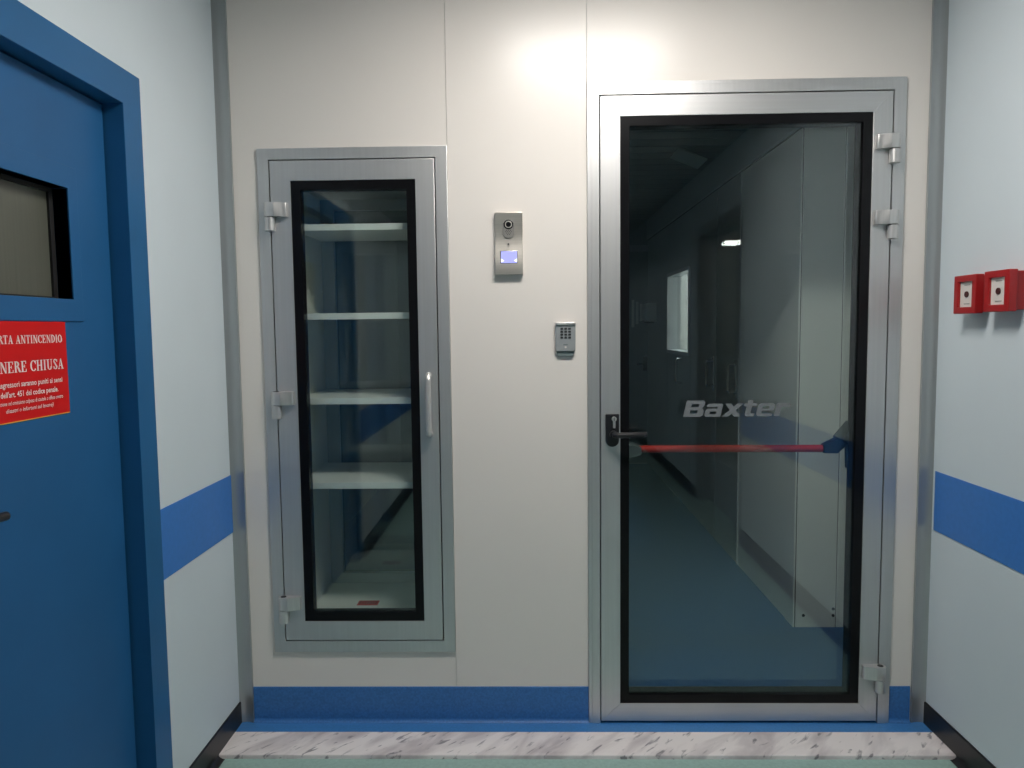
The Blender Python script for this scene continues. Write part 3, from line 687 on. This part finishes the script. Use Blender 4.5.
MB().box(FXR - 0.012, FXR + 0.004, FY0, FYE, 2.215, FZC, 0.002, 1).obj('cornice_board', FARD, w2)
# facing return: panels side by side
for a, b in ((FXR + 0.009, 1.378), (1.3815, 1.414), (1.4175, 1.62)):
    MB().box(a, b, FY0, FY0 + 0.004, 0.0, FZC, 0.0008, 1).obj('wall_panel', FARW, w2)
MB().box(1.617, 1.62, 0.09, FY0, 0.0, FZC).obj('wall_panel', FARW, w2)
sc_ = MB()
for (x, z) in ((1.368, 0.085), (1.368, 0.055), (1.235, 0.055)):
    sc_.cyl((x, FY0 - 0.002, z), (x, FY0 + 0.001, z), 0.007, 12)
q = sc_.obj('screw_heads', DARKJ, w2); q['kind'] = 'stuff'
# double leaf door with long chrome handles
d4 = root('door_4', 'tall grey double door with long chrome handles beyond the glass door', 'door', (FXR, 2.3, 0), kind=S)
for (a, b), m_ in zip(((1.675, 2.165), (2.175, 2.74)), (FARD, FARD)):
    lf = MB().box(FXR - 0.004, FXR + 0.004, a, b, 0.004, 2.205, 0.0015, 1).obj('door_leaf', m_, d4)
    yh = a + 0.045
    hd = MB().tube([(FXR - 0.004, yh, 0.985), (FXR - 0.045, yh, 0.985), (FXR - 0.05, yh, 0.995), (FXR - 0.05, yh, 1.06), (FXR - 0.05, yh, 1.135), (FXR - 0.045, yh, 1.145), (FXR - 0.004, yh, 1.145)], 0.009, 12)
    hd.box(FXR - 0.012, FXR - 0.003, yh - 0.02, yh + 0.02, 0.95, 1.17, 0.003)
    hd.obj('pull_handle', CHROME, lf)
MB().box(FXR - 0.006, FXR + 0.002, 1.6665, 1.6735, 0.0, 2.205).obj('edge_strip', FARS, d4)
# window lit by an added, unseen side room and lamp, with a chrome handle bar below it
wd = root('window_1', 'bright lit window in the right wall of the dark corridor beyond', 'window', (FXR, 3.34, 1.15), kind=S)
def yzring(y0, y1, z0, z1, iy0, iy1, iz0, iz1, xa, xb):
    t_ = MB().ring(y0, y1, z0, z1, iy0, iy1, iz0, iz1, 0, xb - xa, 0.001)
    return t_.xf(Matrix(((0, 1, 0, xa), (1, 0, 0, 0), (0, 0, 1, 0), (0, 0, 0, 1))))
yzring(2.912, 3.768, 1.143, 1.802, 2.945, 3.735, 1.170, 1.775, FXR - 0.012, FXR + 0.10).obj('window_frame', FARS, wd)
MB().box(FXR + 0.03, FXR + 0.034, 2.945, 3.735, 1.170, 1.775).obj('window_pane', GLASS, wd, smooth=False)
MB().tube([(FXR - 0.004, 3.17, 0.93), (FXR - 0.045, 3.17, 0.93), (FXR - 0.05, 3.17, 0.94), (FXR - 0.05, 3.17, 1.10), (FXR - 0.045, 3.17, 1.115), (FXR - 0.004, 3.17, 1.115)], 0.010, 12).obj('handle_bar', CHROME, wd)
rm = root('wall_added_room', 'pale walls of the unseen room added behind the corridor window', 'wall', (1.8, 3.34, 0), kind=S)
MB().box(2.0, 2.05, 2.5, 5.2, 0.9, 2.4).box(FXR + 0.1, 2.0, 2.5, 2.55, 0.9, 2.4).box(FXR + 0.1, 2.0, 5.15, 5.2, 0.9, 2.4).box(FXR + 0.1, 2.05, 2.5, 5.2, 2.4, 2.45).box(FXR + 0.1, 2.05, 2.5, 5.2, 0.85, 0.9).obj('room_shell', FARW, rm)
sl2 = root('ceiling_light', 'unseen lamp added in the side room to brighten the corridor window', 'lamp', (1.65, 3.9, 2.4))  # unseen lamp, added to make the window bright
MB().box(1.45, 1.85, 3.6, 4.2, 2.375, 2.398, 0.004).obj('diffuser', mat('window_fill', (0.8, 0.8, 0.8), emit=(0.92, 0.97, 1.0), estr=22.0), sl2)

# end wall and end door
tag(MB().box(-1.4, FXR + 0.1, FYE, FYE + 0.1, 0, FZC + 0.03).obj('wall_far_end', FARD), 'grey wall closing the far end of the corridor beyond the glass', 'wall', kind=S)
tag(MB().box(-1.4, -1.28, 0.09, FYE, 0, FZC + 0.03).obj('wall_far_left', FARW), 'left wall of the corridor beyond, hidden behind the end wall', 'wall', kind=S)
d5 = root('door_5', 'grey door with black lever handle at the far end of the dark corridor', 'door', (0.75, FYE, 0), kind=S)
MB().ring(0.28, 1.210, 0.0, 2.16, 0.34, 1.198, 0.004, 2.10, FYE - 0.02, FYE, 0.002).obj('door_frame', FARS, d5)
MB().box(0.345, 1.196, FYE - 0.014, FYE - 0.001, 0.006, 2.095, 0.002).obj('door_leaf', FARD, d5)
MB().tube([(1.165, FYE - 0.012, 1.0), (1.165, FYE - 0.05, 1.0), (1.155, FYE - 0.055, 1.0), (1.075, FYE - 0.055, 0.995)], 0.011, 12).box(1.145, 1.185, FYE - 0.02, FYE - 0.012, 0.93, 1.07, 0.003).obj('lever_handle', PLASTB, d5)
# papers on the end door, dispenser on the wall
for k, (x, nm) in enumerate(((1.045, 'pale narrow paper strip on the far end door, nearest its hinges'), (1.085, 'pale narrow paper strip on the far end door, middle of three'), (1.125, 'pale narrow paper strip on the far end door, nearest its handle'))):
    pn = root('paper_notice', nm, 'notice', (x, FYE - 0.014, 1.5), group='paper strips on the far end door')
    MB().box(x - 0.014, x + 0.014, FYE - 0.0165, FYE - 0.0145, 1.36 + 0.03 * k, 1.63 - 0.02 * k).obj('paper_sheet', SHELF, pn)
ds = root('wall_dispenser', 'small white dispenser box on the right wall of the dark corridor', 'dispenser', (FXR, 4.4, 1.5))
MB().prism([(FXR, 1.41), (FXR - 0.07, 1.41), (FXR - 0.10, 1.44), (FXR - 0.10, 1.55), (FXR - 0.085, 1.58), (FXR, 1.58)], 1, 4.30, 4.52, 0.004).obj('dispenser_body', SHELF, ds)
MB().box(FXR - 0.085, FXR - 0.02, 4.33, 4.49, 1.395, 1.411, 0.002).obj('dispenser_outlet', DARKJ, ds)
# tilted panel hanging under the dark ceiling
tp = root('ceiling_flap', 'tilted pale metal flap hanging below the dark ceiling beyond the door', 'flap', (0.98, 1.95, FZC))
MB().prism([(0.80, 2.438), (1.062, 2.330), (1.066, 2.338), (0.83, 2.4395)], 1, 1.93, 2.17).obj('flap_panel', SHELF, tp)
MB().cyl((0.86, 2.05, 2.412), (0.86, 2.05, 2.45), 0.008, 10).obj('flap_hanger', DARKJ, tp)
